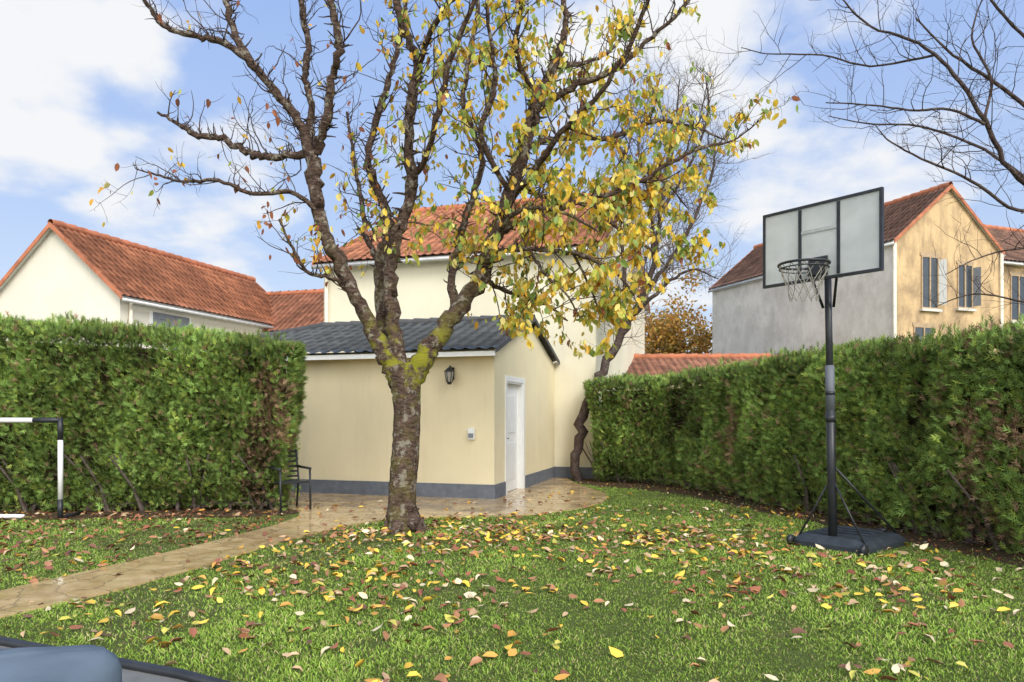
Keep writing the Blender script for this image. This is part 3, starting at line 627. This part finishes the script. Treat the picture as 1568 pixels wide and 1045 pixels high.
# ---------------- basketball hoop
bh=empty('basketball_hoop')
wdir=np.array([.62,-.785]); nd=np.array([.785,.62])
pb=np.array([3.59,8.05,0]); fb=Fr(pb,wdir,nd)
V=[];
prof=[(.0,1.0),(.055,1.0),(.12,.86),(.135,.80)]
hw,y0,y1=.44,-.16,.92; cy=(y0+y1)/2; hd=(y1-y0)/2
def rr(z,s):
    out=[];c_=.12
    for q_,(sx,sy) in enumerate(((1,1),(-1,1),(-1,-1),(1,-1))):
        for k in range(4):
            t=math.pi/2*k/3+q_*math.pi/2
            out.append(fb((sx*(hw-c_)+c_*math.cos(t))*s,cy+(sy*(hd-c_)+c_*math.sin(t))*s,z+.01))
    return out
for z,s_ in prof: V+=rr(z,s_)
n=16; F=[tuple(range(n)),tuple(range(3*n,4*n))]
for k in range(3): F+=[(k*n+i,k*n+(i+1)%n,(k+1)*n+(i+1)%n,(k+1)*n+i) for i in range(n)]
M_base=simple('dark_plastic_base',(.035,.042,.05),.5,var=.3,spec=.3)
poly('base_tank',V,F,M_base,bh)
for yy in (.25,.42,.59): box('base_rib',fb,-.26,.26,yy,yy+.05,.143,.165,M_base,bh,.008)
rod('filler_cap',[fb(.2,.75,.14),fb(.2,.75,.18)],.05,M_black,bh,12)
top=fb(-.05,-.03,0)
def pp(z): return pb+(top-pb)*(z/3.4)+np.array([0,0,z])
rod('pole_lower',[pp(.05),pp(1.75)],.048,M_black,bh,14); rod('pole_upper',[pp(1.75),pp(3.1)],.038,M_black,bh,14)
rod('label_sleeve',[pp(1.55),pp(2.05)],.0495,M_silver,bh,14); rod('collar',[pp(1.42),pp(1.5)],.056,M_black,bh,14); rod('collar',[pp(1.72),pp(1.76)],.053,M_black,bh,14)
for sx in (-1,1):
    rod('strut',[pp(.95),fb(sx*.36,.78,.12)],.013,M_black,bh,8)
    rod('strut',[pp(.8),fb(sx*.38,-.05,.10)],.011,M_black,bh,8)
rod('axle',[fb(-.4,-.12,.06),fb(.4,-.12,.06)],.02,M_black,bh,8)
for sx in (-.42,.42): rod('wheel',[fb(sx-.02,-.15,.06),fb(sx+.02,-.15,.06)],.06,M_black,bh,14)
yb=-.30; bw=.66; z0,z1=2.99,3.80
m,nt,b=mat('polycarbonate_board',(.7,.72,.7),.35,spec=.4)
nn_=noise(nt,3,6); rp=ramp(nt,nn_.outputs[0],[(.3,(.56,.58,.55)),(.7,(.80,.81,.78))]); nt.links.new(rp.outputs[0],b.inputs['Base Color'])
t=N(nt,'ShaderNodeBsdfTranslucent'); t.inputs[0].default_value=(.85,.86,.84,1); mx=N(nt,'ShaderNodeMixShader'); mx.inputs[0].default_value=.35
nt.links.new(b.outputs[0],mx.inputs[1]); nt.links.new(t.outputs[0],mx.inputs[2]); nt.links.new(mx.outputs[0],nt.nodes['Material Output'].inputs[0])
box('backboard',fb,-bw,bw,yb,yb+.012,z0,z1,m,bh)
for x0,x1,a0,a1 in ((-bw-.02,-bw+.01,z0-.02,z1+.02),(bw-.01,bw+.02,z0-.02,z1+.02),(-bw+.01,bw-.01,z1-.01,z1+.02),(-bw+.01,bw-.01,z0-.02,z0+.01)):
    box('frame',fb,x0,x1,yb-.012,yb+.03,a0,a1,M_black,bh)
for x in (-.22,.22): box('stay',fb,x-.018,x+.018,yb+.014,yb+.05,z0-.02,z1,M_black,bh); box('stay_front',fb,x-.018,x+.018,yb-.010,yb-.002,z0+.02,z1-.02,M_black,bh)
gl=simple('board_marking',(.42,.43,.42),.5)
box('target_line',fb,-.20,.20,yb-.014,yb-.011,3.50,3.535,gl,bh)
for x in (-.2,.2):
    rod('lift_arm',[pp(2.7)+fb.a*x*.3,fb(x,yb+.05,3.25)],.016,M_black,bh,8); rod('lift_arm',[pp(3.05)+fb.a*x*.3,fb(x,yb+.05,3.55)],.014,M_black,bh,8)
rz_=3.10; rc=fb(0,yb-.31,rz_); Rr=.255
rod('rim',[rc+Rr*(fb.a*math.cos(t)+fb.r*math.sin(t)) for t in np.linspace(0,2*math.pi,37)],.014,M_black,bh,8)
rod('rim_guard',[rc+np.array([0,0,-.045])+Rr*.97*(fb.a*math.cos(t)+fb.r*math.sin(t)) for t in np.linspace(0,2*math.pi,37)],.007,M_black,bh,6)
box('rim_bracket',fb,-.08,.08,yb-.10,yb-.015,rz_-.09,rz_+.03,M_black,bh,.006)
box('rim_plate',fb,-.11,.11,yb-.03,yb-.0145,rz_-.09,rz_+.12,M_black,bh,.004)
a_=Acc(); ns=12; lv=[(0,.25),(-.1,.22),(-.2,.18),(-.3,.15),(-.38,.145)]
for k in range(ns):
    for sg in (-1,1):
        pts=[]
        for i,(dz,ra) in enumerate(lv):
            t=2*math.pi*(k+sg*i*.5)/ns; pts.append(rc+np.array([0,0,dz])+ra*(fb.a*math.cos(t)+fb.r*math.sin(t))+rv(.006))
        a_.tube(pts,[.0045]*len(pts),5)
a_.make('net',M_net,bh)
# ---------------- football goal
fg=empty('football_goal'); gx,gy,gz=-6.4,10.2,1.42
rod('crossbar',[(gx-2.2,gy,gz),(gx-.38,gy,gz)],.035,M_white,fg); rod('crossbar_joint',[(gx-.38,gy,gz),(gx,gy,gz)],.037,M_black,fg)
rod('post_top',[(gx,gy,gz+.035),(gx,gy,gz-.28)],.037,M_black,fg); rod('post_mid',[(gx,gy,gz-.28),(gx,gy,.3)],.035,M_white,fg); rod('post_low',[(gx,gy,.3),(gx,gy,.0)],.037,M_black,fg)
rod('ground_bar',[(gx-.0,gy,.04),(gx-.05,gy+.6,.04)],.025,M_black,fg); rod('ground_bar',[(gx-2.2,gy+.05,.05),(gx-.55,gy+.05,.05)],.03,M_white,fg)
rod('post_mid',[(gx-2.2,gy,gz),(gx-2.2,gy,.0)],.035,M_white,fg)
# ---------------- garden chair
gc=empty('garden_chair'); fc=Fr((-3.46,11.2,.022),(.75,.66),(-.66,.75))
for x in (-.24,.24):
    rod('front_leg',[fc(x,-.22,0),fc(x,-.2,.64)],.017,M_black,gc,8); rod('back_leg',[fc(x,.27,0),fc(x,.2,.45),fc(x,.3,.92)],.017,M_black,gc,8); rod('armrest',[fc(x,-.22,.64),fc(x,.24,.65)],.02,M_black,gc,8)
box('seat',fc,-.23,.23,-.22,.22,.42,.45,M_black,gc,.01)
for k in range(6): rod('back_slat',[fc(-.24,.215+.018*k,.5+.078*k),fc(.24,.215+.018*k,.5+.078*k)],.016,M_black,gc,6)
# ---------------- covered table
e=empty('covered_garden_table'); nu,nv=72,14; V=[];cx,cy_=-1.93,2.28
for j in range(nv):
    t=j/(nv-1)
    for i in range(nu):
        an=2*math.pi*i/nu; c_,s_=math.cos(an),math.sin(an); pw=.45
        if t<.4: k=t/.4; rad=k*.97; z=.67-.03*k**2+.014*math.sin(3*an)*k
        elif t<.55: k=(t-.4)/.15; rad=.97+.05*math.sin(k*1.57); z=.64-.06*k
        else: k=(t-.55)/.45; rad=1.02+.05*k*math.sin(9*an)+.06*k; z=.58-.52*k
        V.append((cx+.54*rad*math.copysign(abs(c_)**pw,c_),cy_+.44*rad*math.copysign(abs(s_)**pw,s_),z+.02*float(fbm(np.array([cx+c_*rad*.5,s_*rad*.5,0.]),8))))
F=[(j*nu+i,j*nu+(i+1)%nu,(j+1)*nu+(i+1)%nu,(j+1)*nu+i) for j in range(nv-1) for i in range(nu)]
poly('tarp_cover',V,F,M_tarp,e,smooth=True)
for x in (-.4,.4):
    for y in (-.3,.3): rod('leg',[(cx+x,cy_+y,.03),(cx+x,cy_+y,.5)],.02,M_black,e,6)
# ---------------- light and sky
sv=nrm(np.array([.42,-.80,0])); el=math.radians(38); sunv=Vector((sv[0]*math.cos(el),sv[1]*math.cos(el),math.sin(el)))
ld=bpy.data.lights.new('sun','SUN'); ld.energy=2.7; ld.angle=math.radians(28); ld.color=(1,.975,.94)
so=bpy.data.objects.new('sun',ld); so.rotation_euler=(-sunv).to_track_quat('-Z','Y').to_euler(); link(so)
w=bpy.data.worlds.new('World'); S.world=w; w.use_nodes=True; nt=w.node_tree; bg=nt.nodes['Background']; bg.inputs[1].default_value=.15
sky=N(nt,'ShaderNodeTexSky'); sky.sky_type='NISHITA'; sky.sun_disc=False; sky.sun_elevation=el; sky.sun_rotation=math.atan2(sv[0],sv[1]); sky.air_density=1.0; sky.dust_density=.6; sky.ozone_density=1.5
tc=N(nt,'ShaderNodeTexCoord'); nz=N(nt,'ShaderNodeVectorMath'); nz.operation='NORMALIZE'; nt.links.new(tc.outputs['Generated'],nz.inputs[0])
sp=N(nt,'ShaderNodeSeparateXYZ'); nt.links.new(nz.outputs[0],sp.inputs[0])
az=N(nt,'ShaderNodeMath'); az.operation='ADD'; az.inputs[1].default_value=.3; nt.links.new(sp.outputs[2],az.inputs[0])
az2=N(nt,'ShaderNodeMath'); az2.operation='MAXIMUM'; az2.inputs[1].default_value=.1; nt.links.new(az.outputs[0],az2.inputs[0])
dv=N(nt,'ShaderNodeVectorMath'); dv.operation='DIVIDE'; nt.links.new(nz.outputs[0],dv.inputs[0])
cb=N(nt,'ShaderNodeCombineXYZ'); 
for i in range(3): nt.links.new(az2.outputs[0],cb.inputs[i])
nt.links.new(cb.outputs[0],dv.inputs[1])
no=N(nt,'ShaderNodeTexNoise'); no.inputs['Scale'].default_value=3.8; no.inputs['Detail'].default_value=6; no.inputs['Roughness'].default_value=.52; nt.links.new(dv.outputs[0],no.inputs['Vector'])
acc=None
for d,rd,st in (((-.70,1,.48),.12,.44),((-.56,1,.46),.09,.30),((-.44,1,.29),.15,.22),((.50,1,.32),.12,.26),((.26,1,.52),.20,.18),((.36,1,.2),.2,.16)):
    d=nrm(np.array(d)); dt_=N(nt,'ShaderNodeVectorMath'); dt_.operation='DOT_PRODUCT'; dt_.inputs[1].default_value=tuple(d); nt.links.new(nz.outputs[0],dt_.inputs[0])
    mr=N(nt,'ShaderNodeMapRange'); mr.interpolation_type='SMOOTHSTEP'; mr.inputs['From Min'].default_value=math.cos(rd*1.3); mr.inputs['From Max'].default_value=1; mr.inputs['To Max'].default_value=st
    nt.links.new(dt_.outputs['Value'],mr.inputs['Value'])
    if acc is None: acc=mr.outputs[0]
    else:
        ad=N(nt,'ShaderNodeMath'); ad.operation='MAXIMUM'; nt.links.new(acc,ad.inputs[0]); nt.links.new(mr.outputs[0],ad.inputs[1]); acc=ad.outputs[0]
ad=N(nt,'ShaderNodeMath'); ad.operation='ADD'; nt.links.new(acc,ad.inputs[0]); nt.links.new(no.outputs[0],ad.inputs[1])
mr=N(nt,'ShaderNodeMapRange'); mr.interpolation_type='SMOOTHSTEP'; mr.inputs['From Min'].default_value=.57; mr.inputs['From Max'].default_value=.82; nt.links.new(ad.outputs[0],mr.inputs['Value'])
hz=N(nt,'ShaderNodeMapRange'); hz.inputs['From Min'].default_value=0; hz.inputs['From Max'].default_value=.55; nt.links.new(sp.outputs[2],hz.inputs['Value'])
hc=ramp(nt,hz.outputs[0],[(0,(.50,.57,.65)),(.45,(.34,.44,.64)),(1,(.225,.34,.62))])
hs_=N(nt,'ShaderNodeVectorMath'); hs_.operation='SCALE'; hs_.inputs['Scale'].default_value=10; nt.links.new(hc.outputs[0],hs_.inputs[0])
skc=mix(nt,.88,sky.outputs[0],hs_.outputs[0])
fin=mix(nt,mr.outputs[0],skc,(6.1,6.2,6.35))
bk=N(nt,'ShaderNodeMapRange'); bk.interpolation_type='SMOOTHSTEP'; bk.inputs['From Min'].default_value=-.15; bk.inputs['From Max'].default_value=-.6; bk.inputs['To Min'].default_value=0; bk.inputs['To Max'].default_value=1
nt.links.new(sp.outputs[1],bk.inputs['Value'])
fin=mix(nt,bk.outputs[0],fin,(14.4,14.5,14.6))  # bright cloud bank added behind the viewer, unseen, to lift ambient light
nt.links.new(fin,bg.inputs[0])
# ---------------- camera
cd=bpy.data.cameras.new('camera'); cd.sensor_width=36; cd.lens=25.3; cd.shift_y=.0718; cd.clip_end=2000
co=bpy.data.objects.new('camera',cd); co.location=(0,0,1.5); co.rotation_euler=(math.radians(90),0,0); link(co); S.camera=co
S.view_settings.view_transform='Standard'; S.view_settings.look='None'; S.view_settings.exposure=0
